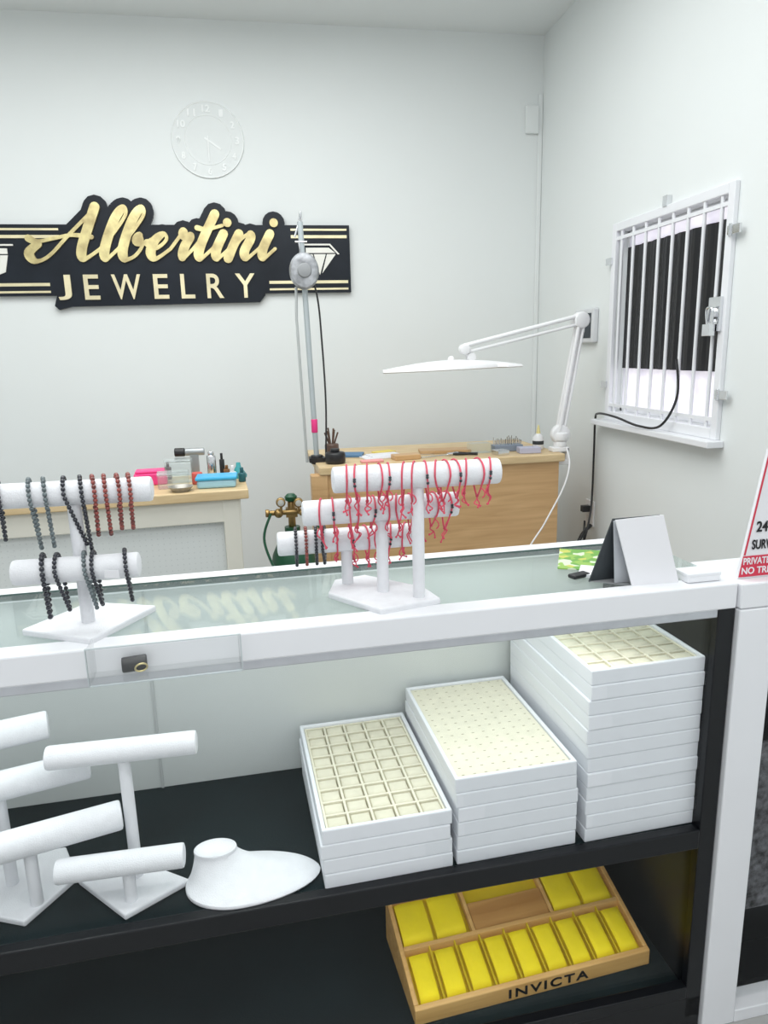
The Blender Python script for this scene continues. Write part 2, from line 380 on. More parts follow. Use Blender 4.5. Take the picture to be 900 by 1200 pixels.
tube(bm,catmull([(XR-.03,2.52,1.34),(XR-.03,2.50,1.20),(XR-.055,2.56,1.085),(XR-.068,2.70,1.07),(XR-.07,2.9,1.09),(XR-.06,3.08,1.09),(XR-.03,3.17,1.05),(XR-.02,3.19,.9),(XR-.02,3.19,.7),(XR-.05,3.14,.60),(XR-.09,3.10,.50),(XR-.06,3.18,.46),(XR-.03,3.24,.54)],10),.005,8)
o=fin(bm,'power_cable',BPLAST,None,True); tag(o,'black power cable running from the window down the wall','cable')
bm=bmesh.new(); tube(bm,catmull([(XR-.04,3.15,.54),(XR-.10,3.12,.50),(XR-.14,3.10,.42),(XR-.1,3.15,.38),(XR-.05,3.2,.43)],8),.009,8); B(bm,XR-.05,XR-.012,3.22,3.25,.59,.62)
o=fin(bm,'plug_adapter',BPLAST,None,True); tag(o,'black plug adapter with coiled lead at the outlet','plug')

# ---------------------------------------------------------------- benches
rb=thing('jeweler_bench','light maple jeweler workbench with wide top and panel front','workbench',(.795,3.02,0),2)
boxes('bench_top',[(-.575,.55,-.02,.56,.885,.92)],MAPLET,rb,.005)
boxes('front_panel',[(-.54,.53,.0,.03,.02,.885)],MAPLE,rb,.003)
boxes('side_panel',[(-.54,-.51,.03,.54,.02,.885)],MAPLE,rb,.003)
boxes('side_panel',[(.50,.53,.03,.54,.02,.885)],MAPLE,rb,.003)
boxes('back_panel',[(-.51,.50,.51,.54,.02,.885)],MAPLE,rb,.003)
boxes('end_post',[(-.61,-.54,-.015,.05,0,.885)],MAPLE,rb,.004)
lb=thing('work_table','cream painted wooden work table with light wood top','work table',(-.55,2.56,0),4)
boxes('table_top',[(-.75,.48,-.02,.38,.885,.92)],MAPLET,lb,.004)
boxes('apron',[(-.73,.45,0,.02,.80,.885)],CREAM,lb,.003)
for x in (-.72,.385):
    for y in (.0,.30): boxes('leg',[(x,x+.06,y-.002,y+.06,0,.884)],CREAM,lb,.004)
boxes('front_panel',[(-.66,.385,.025,.037,.1,.80)],PEG,lb,.001)

# ---------------------------------------------------------------- oxygen tank
tk=thing('oxygen_tank','dark green gas cylinder with brass regulator and hoses','gas cylinder',(.085,2.70,0))
bm=bmesh.new(); lathe(bm,[(.085,0),(.092,.01),(.092,.57),(.082,.63),(.055,.69),(.03,.71),(.03,.74)],36); fin(bm,'cylinder_body',TANK,tk,True)
bm=bmesh.new(); cyl(bm,.014,.74,.84); B(bm,-.022,.022,-.016,.016,.78,.815); cyl(bm,.010,-.085,.055,(0,-.01,.80),'X'); cyl(bm,.015,-.10,-.085,(0,-.01,.80),'X')
ball(bm,(-.05,-.02,.80),.018,16,10); cyl(bm,.009,-.07,-.02,(0.035,0,.805),'Y'); fin(bm,'valve',BRASS,tk,True)
for x,z in ((-.04,.845),(.027,.84)):
    bm=bmesh.new(); cyl(bm,.018,-.045,-.02,(x,0,z),'Y'); cyl(bm,.005,z-.045,z-.012,(x,-.03,0)); fin(bm,'pressure_gauge',BRASS,tk,True)
    bm=bmesh.new(); cyl(bm,.012,-.047,-.0455,(x,0,z),'Y'); fin(bm,'gauge_dial',mat('dial_grey',(.5,.5,.46),.5),tk,True)
bm=bmesh.new(); lathe(bm,[(.014,.84),(.022,.845),(.024,.86),(.014,.87)],12); fin(bm,'valve_handle',TANK,tk,True)
bm=bmesh.new(); tube(bm,catmull([(-.08,-.02,.80),(-.11,-.06,.70),(-.05,-.12,.55),(.05,-.12,.4),(.1,-.1,.2)],8),.005); tube(bm,catmull([(.055,-.02,.80),(.11,-.06,.72),(.11,-.1,.6),(.05,-.13,.45)],8),.005); fin(bm,'hose',TANK,tk,True)

# ---------------------------------------------------------------- flex shaft hanger
fs=thing('flex_shaft_stand','tall metal hanger pole holding a flexible shaft motor','tool stand',(.225,3.16,.92))
bm=bmesh.new(); tube(bm,[(0,0,0),(-.025,0,1.01)],.012,12); fin(bm,'pole',mat('painted_grey_pole',(.50,.55,.57),.4,.3),fs,True)
bm=bmesh.new(); tube(bm,[(-.045,-.015,.0),(-.06,-.015,.62),(-.055,-.01,.75)],.006,10); fin(bm,'flexible_shaft',mat('light_grey_rubber',(.45,.47,.47),.6),fs,True)
bm=bmesh.new(); cyl(bm,.028,-.01,.03,(0.0,0,0)); B(bm,-.035,.035,-.035,.035,0,.02); fin(bm,'base_clamp',BPLAST,fs,True)
bm=bmesh.new(); tube(bm,catmull([(-.05,0,.95),(-.03,0,1.01),(-.02,0,1.05),(-.018,0,.98)],6),.004,8); tube(bm,[(-.05,-.01,.93),(.0,-.01,.93)],.004); fin(bm,'hook',CHROME,fs,True)
bm=bmesh.new(); lathe(bm,[(.03,-.055),(.055,-.05),(.062,-.035),(.062,-.025),(.05,-.012),(.02,-.008)],32,(-.02,-.01,.81),'Y',1,1.2); tube(bm,[(-.03,-.03,.86),(-.035,-.02,.93)],.003); 
fin(bm,'motor',mat('brushed_motor_housing',(.38,.39,.41),.45,.5,vary=.5,scale=25),fs,True)
bm=bmesh.new(); lathe(bm,[(.012,-.066),(.026,-.063),(.030,-.056)],24,(-.02,-.01,.81),'Y'); fin(bm,'motor_cap',GREYP,fs,True)
bm=bmesh.new(); tube(bm,catmull([(-.02,-.03,.87),(.03,-.02,.72),(.045,-.01,.5),(.05,-.01,.25),(.04,-.01,.02)],8),.004); fin(bm,'power_cord',BPLAST,fs,True)
bm=bmesh.new(); cyl(bm,.014,.13,.19,(-.004,0,0)); fin(bm,'tape_wrap',PINK,fs,True)

# ---------------------------------------------------------------- desk lamp
lp=thing('desk_lamp','white articulated clamp lamp with long flat shade over the bench','desk lamp',(1.352,3.10,.92))
boxes('clamp',[(-.045,.03,-.03,.03,-.06,-.036),(-.045,.035,-.03,.03,0.0005,.022),(.022,.035,-.03,.03,-.06,.02)],WPLAST,lp,.004)
bm=bmesh.new(); cyl(bm,.03,.02,.05); cyl(bm,.036,.05,.09,(0.0,0,0)); cyl(bm,.045,-.02,.02,(.0,0,.08),'Y'); fin(bm,'swivel_base',WPLAST,lp,True)
bm=bmesh.new()
for dy in (-.014,.014): tube(bm,[(-.012,dy,.09),(.07,dy,.585)],.009,10); tube(bm,[(.012,dy,.09),(.094,dy,.585)],.006,10)
fin(bm,'lower_arm',WPLAST,lp,True)
bm=bmesh.new(); cyl(bm,.036,-.028,.028,(.08,0,.59),'Y'); fin(bm,'joint',WPLAST,lp,True)
bm=bmesh.new(); cyl(bm,.022,-.028,.028,(-.46,0,.475),'Y'); cyl(bm,.02,-.02,.02,(-.43,0,.44),'Y'); tube(bm,[(-.46,0,.47),(-.43,0,.44)],.012); fin(bm,'joint',WPLAST,lp,True)
bm=bmesh.new()
for dy in (-.014,.014): tube(bm,[(.075,dy,.61),(-.46,dy,.49)],.009,10); tube(bm,[(.08,dy,.575),(-.46,dy,.46)],.007,10)
fin(bm,'upper_arm',WPLAST,lp,True)
bm=bmesh.new(); nx=24; top=[]
for i in range(nx+1):
    t=i/nx; x=-.83+.62*t; w=.02+.075*math.sin(math.pi*min(1,t*1.15+.02))**.6 if t<.85 else .075*(1-(t-.85)*3)+.02
    zt=.395+.03*math.sin(math.pi*t)+.012*t; zb=.385+.012*t
    rt=[bm.verts.new((x,w*math.cos(a),zb+(zt-zb)*math.sin(a)*1.0)) for a in [math.pi*k/10 for k in range(11)]]
    rt+=[bm.verts.new((x,-w*math.cos(a),zb-.006*math.sin(a))) for a in [math.pi*k/6 for k in range(1,6)]]
    top.append(rt)
for a,b in zip(top,top[1:]):
    for k in range(len(a)): bm.faces.new((a[k],a[(k+1)%len(a)],b[(k+1)%len(a)],b[k]))
bm.faces.new(top[0]); bm.faces.new(top[-1][::-1]); cyl(bm,.018,.40,.45,(-.43,0,0)); ball(bm,(-.52,0,.432),.016,12,8)
fin(bm,'lamp_shade',WPLAST,lp,True)
bm=bmesh.new(); tube(bm,catmull([(.02,-.03,.02),(.01,-.09,-.05),(-.03,-.12,-.15),(-.12,-.14,-.30),(-.22,-.15,-.48),(-.2,-.15,-.8)],8),.004); fin(bm,'power_cord',WPLAST,lp,True)

# ---------------------------------------------------------------- bench-top objects
def simple(name,label,cat,m,fn,loc=(0,0,0),yaw=0,smooth=True,bev=0,group=None):
    bm=bmesh.new(); fn(bm); o=fin(bm,name,m,None,smooth,bev,loc=loc,rot=(0,0,math.radians(yaw))); return tag(o,label,cat,group)
ZT=.9205
simple('paper_pad','loose white papers lying on the bench','papers',PAPER,lambda b:(B(b,-.09,.09,-.06,.06,0,.004),B(b,-.05,.10,-.04,.07,.004,.008)),(.52,3.20,ZT),12,False)
simple('blue_booklet','dull blue booklet lying on the bench','booklet',mat('dull_blue',(.10,.22,.38),.6),lambda b:B(b,-.07,.07,-.05,.05,0,.012),(.38,3.28,ZT),-15,False,.002)
simple('bench_pin','small wooden filing block on the bench','filing block',MAPLE,lambda b:B(b,-.06,.06,-.035,.035,0,.022),(.62,3.10,ZT),8,False,.003)
simple('rubber_pad','small pink rubber pad at the bench edge','rubber pad',mat('soft_pink',(.8,.35,.35),.7),lambda b:B(b,-.05,.05,-.02,.02,0,.01),(.46,3.06,ZT),3,False,.003)
simple('file_card','small yellow card on the bench','card',mat('soft_yellow',(.8,.65,.15),.7),lambda b:B(b,-.05,.05,-.03,.03,0,.006),(.56,3.34,ZT),25,False)
simple('wooden_board','thin wooden board lying on the bench','board',MAPLE,lambda b:B(b,-.12,.12,-.05,.05,0,.014),(.84,3.26,ZT),-6,False,.002)
simple('needle_file','thin steel needle file on the bench','file',CHROME,lambda b:(tube(b,[(-.1,0,.006),(.04,0,.006)],.003),tube(b,[(.04,0,.008),(.1,0,.008)],.007)),(.78,3.11,ZT),20)
simple('pliers','small black handled pliers on the bench','pliers',BPLAST,lambda b:(tube(b,[(-.07,-.02,.007),(-.02,-.006,.007),(.0,0,.007),(.04,.002,.007)],.006),tube(b,[(-.07,.02,.007),(-.02,.006,.007),(.0,0,.007),(.04,-.002,.007)],.006)),(.92,3.12,ZT),-25)
simple('steel_ruler','short steel ruler on the bench','ruler',CHROME,lambda b:B(b,-.08,.08,-.01,.01,0,.002),(.70,3.22,ZT),-14,False)
simple('tool_jar','dark jar packed with small hand tools','tool jar',mat('amber_jar',(.12,.07,.05),.3),lambda b:(cyl(b,.032,0,.07),[tube(b,[(.012*math.cos(k),.012*math.sin(k),.07),(.03*math.cos(k),.02*math.sin(k),.12+.01*(k%3))],.004) for k in range(6)]),(.30,3.22,ZT))
simple('black_pot','short black pot with lid on the bench','pot',BPLAST,lambda b:(cyl(b,.045,0,.05),cyl(b,.02,.05,.065)),(.30,3.08,ZT))
bt=thing('bur_holder','blue grey block holder filled with fine drill burs','bur holder',(1.13,3.20,ZT))
boxes('block',[(-.07,.07,-.03,.03,0,.03)],mat('slate_blue_plastic',(.25,.3,.38),.5),bt,.003)
bm=bmesh.new()
for i in range(9):
    for j in range(3): tube(bm,[(-.06+i*.015,-.02+j*.02,.03),(-.06+i*.015,-.02+j*.02,.05+.02*random.random())],.0022,6)
o=fin(bm,'bur',CHROME,bt,True); o['kind']='stuff'
simple('bur_case','small clear case of drill burs on the bench','bur case',CLEARP,lambda b:B(b,-.05,.05,-.035,.035,0,.045),(.99,3.19,ZT),5,False,.003)
simple('wax_block','pale lavender plastic block on the bench','block',mat('lavender',(.5,.5,.62),.5),lambda b:B(b,-.05,.05,-.03,.03,0,.028),(1.20,3.10,ZT),-4,False,.003)
gb=thing('glue_bottle','small white bottle with yellow nozzle on the bench','glue bottle',(1.285,3.20,ZT))
bm=bmesh.new(); lathe(bm,[(.024,0),(.026,.005),(.026,.055),(.016,.07),(.010,.075)],24); fin(bm,'bottle',WPLAST,gb,True)
bm=bmesh.new(); lathe(bm,[(.010,.075),(.009,.085),(.003,.115)],16); fin(bm,'nozzle',mat('nozzle_yellow',(.85,.75,.35),.5),gb,True)
bm=bmesh.new(); cyl(bm,.0265,.02,.045); fin(bm,'label_band',PBLACK,gb,True)
simple('steel_block','small square steel bench block','steel block',CHROME,lambda b:B(b,-.03,.03,-.03,.03,0,.022),(1.06,3.09,ZT),12,False,.002)

# work table objects
simple('pink_case','bright pink plastic case on the work table','case',PINK,lambda b:(B(b,-.06,.06,-.04,.04,0,.045),B(b,-.055,.055,-.035,.035,.045,.055)),(-.44,2.80,ZT),5,False,.006)
simple('tape_roll','roll of pink tape on the work table','tape roll',mat('soft_pink2',(.75,.25,.3),.5),lambda b:cyl(b,.03,0,.035),(-.47,2.70,ZT))
simple('clear_storage_box','clear plastic storage box with small parts','storage box',CLEARP,lambda b:(B(b,-.055,.055,-.04,.04,0,.05),B(b,-.058,.058,-.043,.043,.05,.058)),(-.345,2.70,ZT),6,False,.004)
simple('clear_storage_box','tall clear plastic storage box at the table back','storage box',CLEARP,lambda b:(B(b,-.05,.05,-.035,.035,0,.08),B(b,-.052,.052,-.037,.037,.08,.09)),(-.335,2.81,ZT),0,False,.004)
simple('red_lid_jar','small brick red jar on the work table','jar',mat('brick_red',(.6,.1,.08),.5),lambda b:cyl(b,.02,0,.045),(-.262,2.74,ZT))
bc=thing('food_container','translucent food container with bright blue lid','container',(-.185,2.67,ZT))
bm=bmesh.new(); B(bm,-.07,.07,-.045,.045,0,.03); fin(bm,'tub',mat('translucent_blue',(.35,.6,.72),.3),bc,bev=.008)
bm=bmesh.new(); B(bm,-.075,.075,-.05,.05,.03,.042); fin(bm,'lid',BLUE,bc,bev=.004)
dr=thing('polishing_motor','small silver and black bench polishing motor','polishing motor',(-.28,2.885,ZT))
bm=bmesh.new(); cyl(bm,.015,-.035,.04,(0,0,.105),'X'); B(bm,-.016,.016,-.012,.012,0,.095); fin(bm,'motor_body',mat('silver_enamel',(.38,.40,.41),.35,.6),dr,True)
bm=bmesh.new(); cyl(bm,.017,-.075,-.035,(0,0,.105),'X'); fin(bm,'chuck',BPLAST,dr,True)
simple('steel_canister','steel canister standing by the polishing motor','canister',CHROME,lambda b:(cyl(b,.018,0,.09),cyl(b,.012,.09,.105)),(-.215,2.87,ZT))
simple('black_canister','slim black tool handle standing on the table','tool handle',BPLAST,lambda b:(cyl(b,.010,0,.07),cyl(b,.005,.07,.095)),(-.175,2.88,ZT))
simple('dark_bottle','small black bottle on the work table','bottle',BPLAST,lambda b:(cyl(b,.013,0,.05),cyl(b,.006,.05,.07)),(-.385,2.88,ZT))
simple('amber_bottle','small amber bottle on the work table','bottle',mat('amber',(.2,.09,.03),.25),lambda b:(cyl(b,.012,0,.04),cyl(b,.006,.04,.055)),(-.155,2.82,ZT))
simple('dropper_bottle','small white dropper bottle on the work table','bottle',WPLAST,lambda b:(cyl(b,.014,0,.035),cyl(b,.006,.035,.06)),(-.13,2.77,ZT))
simple('dark_bottle','small dark teal bottle on the work table','bottle',mat('teal_dark',(.02,.12,.14),.3),lambda b:(cyl(b,.014,0,.035),cyl(b,.007,.035,.055)),(-.095,2.74,ZT))
simple('green_flask','small teal flask behind the containers','flask',mat('teal',(.05,.35,.38),.3),lambda b:lathe(b,[(.03,0),(.032,.01),(.01,.045),(.008,.06)],20),(-.11,2.84,ZT))
simple('parts_dish','shallow dish of small metal parts','dish',mat('pewter',(.4,.38,.34),.4,.5),lambda b:lathe(b,[(.03,0),(.045,.018),(.04,.018),(.028,.006)],24),(-.31,2.61,ZT))

# ---------------------------------------------------------------- display counter
CY=1.075; TH=2.2
cs=thing('display_counter','white framed glass display counter with black shelf and base','display counter',(0,CY,0),TH)
a0,a1=-1.05,.82
DB=.385
boxes('top_rail',[(a0,a1,-.022,.022,.930,.978)],WHITE,cs,.003)
boxes('trim_strip',[(a0,a1-.03,-.018,.012,.914,.930)],ALU,cs,.002)
boxes('added_light_strip',[(a0+.05,a1-.06,.013,.028,.918,.930)],WPLAST,cs,.002)  # added strip to go with the fill light under the rail
boxes('glass_top',[(a0,a1-.001,.0221,.285,.966,.975)],GLASS_TOP,cs,0)
boxes('back_glass_edge',[(a0,a1-.001,.285,.2885,.964,.977)],mat('green_glass_edge',(.05,.10,.09),.15),cs,0)
boxes('front_glass',[(a0,a1-.035,-.004,.0,.478,.914)],GLASS_F,cs,0)
boxes('lower_front_glass',[(a0,a1-.035,-.004,.0,.10,.436)],GLASS_F,cs,0)
boxes('back_panel',[(a0,a1-.035,DB,DB+.015,.475,.935)],PANELW,cs,.001)
boxes('back_ledge',[(a0,a1,DB-.02,DB+.03,.935,.95)],WHITE,cs,.001)
boxes('panel_joint',[(-.255,-.25,DB-.003,DB,.475,.93)],mat('joint_grey',(.5,.52,.52),.5),cs,0)
boxes('shelf',[(a0,a1-.035,.0,DB+.015,.455,.475)],BFELT,cs,.001)
boxes('shelf_lip',[(a0,a1-.035,-.022,.0,.436,.478)],BLACK,cs,.003)
boxes('side_panel',[(a1-.035,a1,-.02,DB+.02,.03,.930),],BLACK,cs,.002)
boxes('side_panel',[(a0-.02,a0,-.02,DB+.02,.0,.978),],WHITE,cs,.002)
boxes('deck',[(a0,a1-.035,.0,DB+.015,.08,.10)],BFELT,cs,.001)
boxes('lower_back_panel',[(a0,a1-.035,DB,DB+.015,.10,.455)],BLACK,cs,.001)
boxes('base',[(a0,a1,-.02,DB+.015,.0,.08)],BLACK,cs,.002)
boxes('deck_lip',[(a0,a1-.035,-.022,0,.08,.108)],BLACK,cs,.002)
c2=thing('display_counter','white framed display counter with black speckled lining inside','display counter',(0,CY,0),TH)
boxes('corner_post',[(a1+.002,a1+.078,-.03,.05,0,.929)],WHITE,c2,.003)
boxes('top_rail',[(a1+.002,1.50,-.03,.022,.930,.978)],WHITE,c2,.003)
boxes('upper_frame',[(a1+.078,1.50,-.03,.02,.865,.930)],WHITE,c2,.002)
boxes('bottom_frame',[(a1+.078,1.50,-.03,.02,0,.03)],WHITE,c2,.002)
boxes('counter_top',[(a1+.002,1.50,.022,.12,.960,.975)],WHITE,c2,.0005)
boxes('front_glass',[(a1+.078,1.50,-.004,0,.03,.865)],GLASS_F,c2,0)
boxes('lining',[(a1+.06,1.50,.045,.055,.20,.60),(a1+.06,1.50,.055,.10,.19,.20)],GRANITE,c2,.002)
boxes('back_panel',[(a1+.01,1.50,.12,.13,.0,.96)],BLACK,c2,.001)
boxes('side_panel',[(1.48,1.50,.03,.12,.0,.93)],BLACK,c2,.001)
boxes('deck',[(a1+.01,1.48,.03,.12,.01,.03)],BLACK,c2,.001)
MC=Matrix.Translation((0,CY,0))@Matrix.Rotation(math.radians(TH),4,'Z')
def cw(a,b,z): return tuple(MC@Vector((a,b,z)))

# ---------------------------------------------------------------- stands
ZG=.9755; ZS=.4755
BR=.0215; BL=.0195
def bar(bm,x0,x1,y,z,r=BR):
    lathe(bm,[(r*.75,x0),(r*.95,x0+.0015),(r,x0+.005),(r,x1-.005),(r*.95,x1-.0015),(r*.75,x1)],30,(0,y,z),'X')
def stand(label,loc,yaw,base,posts,bars,group,r=BR):
    st=thing('bracelet_stand',label,'bracelet stand',loc,yaw,group)
    bm=bmesh.new(); prism(bm,base,lambda p:(p[0],p[1],0),lambda p:(p[0],p[1],.012)); fin(bm,'base',LINEN,st,bev=.003)
    for x,y,z in posts:
        bm=bmesh.new(); tube(bm,[(x,y,.012),(x,y,z-r*.9)],.0105,16); fin(bm,'post',LINEN,st,True)
    for x0,x1,y,z in bars:
        bm=bmesh.new(); bar(bm,x0,x1,y,z,r); fin(bm,'bar',LINEN,st,True)
    return st
mo=Vector((.244,1.126,ZG))
tiers_mid=[(0,0,.222,.141),(-.054,.044,.160,.135),(-.109,.104,.094,.123)]
stand('white three tier velvet bracelet stand carrying red cord bracelets',mo,1.0,
      [(-.150,.06),(-.075,-.045),(.034,-.018),(.02,.05),(-.07,.145),(-.13,.13)],
      [(x,y,z) for x,y,z,h in tiers_mid],[(x-h,x+h,y,z) for x,y,z,h in tiers_mid],'velvet bracelet stands')
lo=Vector((-.297,1.137,ZG))
tiers_left=[(0,0,.222,.119),(0,-.026,.108,.093)]
stand('white two tier velvet bracelet stand carrying stone bead bracelets',lo,0,
      [(-.098,-.012),(.02,-.078),(.098,.052),(-.02,.10)],
      [(0,0,.222)],[(x-h,x+h,y,z) for x,y,z,h in tiers_left],'velvet bracelet stands',BL)
stand('empty white two tier velvet bracelet stand on the black shelf',(-.275,1.165,ZS),0,
      [(-.105,.01),(-.005,-.095),(.095,-.03),(-.01,.045)],
      [(0,.0,.262),(0,-.06,.085)],[(-.125,.125,0,.262),(-.115,.095,-.06,.085)],'velvet bracelet stands',.0205)
stand('empty white three tier velvet bracelet stand turned at an angle',(-.455,1.20,ZS),16,
      [(-.13,-.02),(-.02,-.11),(.065,-.035),(.05,.06),(-.06,.08)],
      [(0,-.075,.135),(-.04,-.0,.205),(-.08,.06,.27)],[(-.16,.150,-.075,.135),(-.19,.110,-.0,.205),(-.22,.050,.06,.27)],'velvet bracelet stands',.0255)

# necklace bust: low flared plate with a small rounded neck
nb=thing('necklace_display','white low neck form necklace display on the black shelf','necklace display',(-.095,1.125,ZS))
bm=bmesh.new(); N=80; rings=[]
def rad(a):
    c,s=math.cos(a),math.sin(a)
    rx=.146 if c>0 else .092; ry=.068
    p=1.85 if c>0 else 2.0
    return 1/(abs(c/rx)**p+abs(s/ry)**p)**(1/p)
cxn,cyn=-.038,.022
RC,RS=.037,.025
prof=[(.97,0.0),(1.0,.002),(1.01,.005),(.985,.008),(.90,.0095),(.78,.0115),(.64,.014),(.50,.0175),(.37,.022),(.25,.027),(.14,.033),(.05,.040),(.0,.047)]
for w,h in prof:
    ring=[]
    for k in range(N):
        a=2*math.pi*k/N; r=rad(a)
        ring.append(bm.verts.new((r*math.cos(a)*w+(cxn+RC*math.cos(a))*(1-w), r*math.sin(a)*w+(cyn+RS*math.sin(a))*(1-w), h+.006*max(0,1-w)*(1-w))))
    rings.append(ring)
for r_,h in ((1.03,.056),(1.01,.0595),(.93,.061),(.85,.058),(.6,.054)):
    rings.append([bm.verts.new((cxn+RC*r_*math.cos(2*math.pi*k/N),cyn+RS*r_*math.sin(2*math.pi*k/N),h)) for k in range(N)])
for a,b in zip(rings,rings[1:]):
    for k in range(N): bm.faces.new((a[k],a[(k+1)%N],b[(k+1)%N],b[k]))
bm.faces.new(rings[0]); bm.faces.new(rings[-1][::-1])
fin(bm,'neck_form',LINEN,nb,True)

# ---------------------------------------------------------------- trays
TW,TL,THT=.236,.366,.0293
def tray_body_mesh():
    bm=bmesh.new(); w,l,h,t=TW/2,TL/2,THT,.008
    outer=[(-w,-l),(w,-l),(w,l),(-w,l)]; inner=[(-w+t,-l+t),(w-t,-l+t),(w-t,l-t),(-w+t,l-t)]
    o0=[bm.verts.new((x,y,0)) for x,y in outer]; o1=[bm.verts.new((x,y,h)) for x,y in outer]
    i1=[bm.verts.new((x,y,h)) for x,y in inner]; i0=[bm.verts.new((x,y,.006)) for x,y in inner]
    for k in range(4):
        j=(k+1)%4
        bm.faces.new((o0[k],o0[j],o1[j],o1[k])); bm.faces.new((o1[k],o1[j],i1[j],i1[k])); bm.faces.new((i1[k],i1[j],i0[j],i0[k]))
    bm.faces.new(o0[::-1]); bm.faces.new(i0)
    return bm
NX,NY=5,9
def insert_mesh(kind):
    bm=bmesh.new(); w,l=TW/2-.009,TL/2-.009
    if kind=='grid':
        B(bm,-w,w,-l,l,.0065,.010)
        gx=2*w/NX; gy=2*l/NY; d=.0045
        for i in range(NX+1): 
            c=max(-w+d/2,min(w-d/2,-w+i*gx)); B(bm,c-d/2,c+d/2,-l,l,.010,.0240)
        for j in range(NY+1):
            c=max(-l+d/2,min(l-d/2,-l+j*gy)); B(bm,-w,w,c-d/2,c+d/2,.010,.0236)
    else:
        B(bm,-w,w,-l,l,.0065,.0245)
    return bm
def cushions():
    bm=bmesh.new(); w,l=TW/2-.009,TL/2-.009; gx=2*w/NX; gy=2*l/NY
    for i in range(NX):
        for j in range(NY):
            cx=-w+(i+.5)*gx; cy=-l+(j+.5)*gy; a=gx/2-.0032; b=gy/2-.0032; prev=None
            for k1,k2,h in ((1,1,.010),(1,1,.0150),(.95,.90,.0190),(.84,.74,.0222),(.5,.4,.0240)):
                ring=[bm.verts.new((cx+s*a*k1,cy+t*b*k2,h)) for s,t in ((-1,-1),(1,-1),(1,1),(-1,1))]
                if prev:
                    for k in range(4): bm.faces.new((prev[k],prev[(k+1)%4],ring[(k+1)%4],ring[k]))
                prev=ring
            bm.faces.new(prev)
            # ring slit across the pad
    return bm
def slots():
    bm=bmesh.new(); w,l=TW/2-.020,TL/2-.016
    for i in range(10):
        for j in range(16):
            cx=-w+2*w*i/9; cy=-l+2*l*j/15
            B(bm,cx-.0025,cx+.0025,cy-.0008,cy+.0008,.0242,.0249)
    return bm
body_o=fin(tray_body_mesh(),'tray_body',TRAYW,None,bev=.0024); grid_o=fin(insert_mesh('grid'),'divider_grid',IVORY,None,bev=.0008); flat_o=fin(insert_mesh('flat'),'felt_pad',IVORY,None,bev=.001)
cush_o=fin(cushions(),'cushion_row',IVORY2,None,True); slot_o=fin(slots(),'slot_row',mat('slot_shade',(.42,.38,.27),.9),None)
protos=[body_o,grid_o,flat_o,cush_o,slot_o]
def put(proto,parent):
    o=proto.copy(); S.collection.objects.link(o); o.parent=parent; return o
def stack(cx,cy,n,yaw,kind,group,jit=.0025):
    for i in range(n):
        top=i==n-1
        if top: lab={'grid':'white display tray with ivory felt compartments topping a stack','flat':'white display tray with slotted ivory pad topping a stack'}[kind]
        else: lab='white leatherette jewelry tray in a stack on the shelf'
        t=thing('jewelry_tray',lab,'tray',(cx+random.uniform(-jit,jit),cy+(random.uniform(-jit,0)),ZS+i*THT+.0002*i),yaw+random.uniform(-.4,.4),group)
        put(body_o,t)
        if top and kind=='grid': put(grid_o,t); put(cush_o,t)
        elif top: put(flat_o,t); put(slot_o,t)
        else: put(flat_o,t)
stack(.163,1.265,4,3.0,'grid','stacked white jewelry trays')
stack(.408,1.277,6,3.0,'flat','stacked white jewelry trays')
stack(.660,1.287,12,3.0,'grid','stacked white jewelry trays')
for p in protos: bpy.data.objects.remove(p)

# ---------------------------------------------------------------- watch box
wb=thing('watch_display_box','wooden watch display box lined with bright yellow cushions','watch box',(.483,1.135,.1005),5.0)
W=.525; Dp=.225; h0,h1=.036,.112
bm=bmesh.new()
sl=(h1-h0)/Dp
def wedge(bm,x0,x1,y0,y1,zb,off0):
    lo_=[bm.verts.new((x,y,(h0+sl*y+zb) if zb<0 else 0)) for x,y in ((x0,y0),(x1,y0),(x1,y1),(x0,y1))]
    hi=[bm.verts.new((x,y,h0+sl*y+off0)) for x,y in ((x0,y0),(x1,y0),(x1,y1),(x0,y1))]
    bm.faces.new(lo_[::-1]); bm.faces.new(hi)
    for k in range(4): bm.faces.new((lo_[k],lo_[(k+1)%4],hi[(k+1)%4],hi[k]))
hw=W/2; t=.010
for q in ((-hw,hw,0,t),(-hw,hw,Dp-t,Dp),(-hw,-hw+t,t,Dp-t),(hw-t,hw,t,Dp-t)): wedge(bm,*q,0,0)
wedge(bm,-hw+t,hw-t,t,Dp-t,0,-.026)
fin(bm,'wooden_case',PINE,wb,bev=.002)
bm=bmesh.new(); wedge(bm,-hw+t,hw-t,t,Dp-t,-.0259,-.020); fin(bm,'felt_liner',YELD,wb)
ym=.110
bm=bmesh.new(); wedge(bm,-hw+t,hw-t,ym,ym+.008,-.020,-.003); fin(bm,'divider',PINE,wb,bev=.001)
bm=bmesh.new(); wedge(bm,-.088,.088,ym+.008,ym+.066,-.020,-.006); fin(bm,'wooden_plate',PINED,wb,bev=.001)
for x in (-.097,.089):
    bm=bmesh.new(); wedge(bm,x,x+.008,ym+.008,Dp-t,-.020,-.003); fin(bm,'divider',PINE,wb,bev=.001)
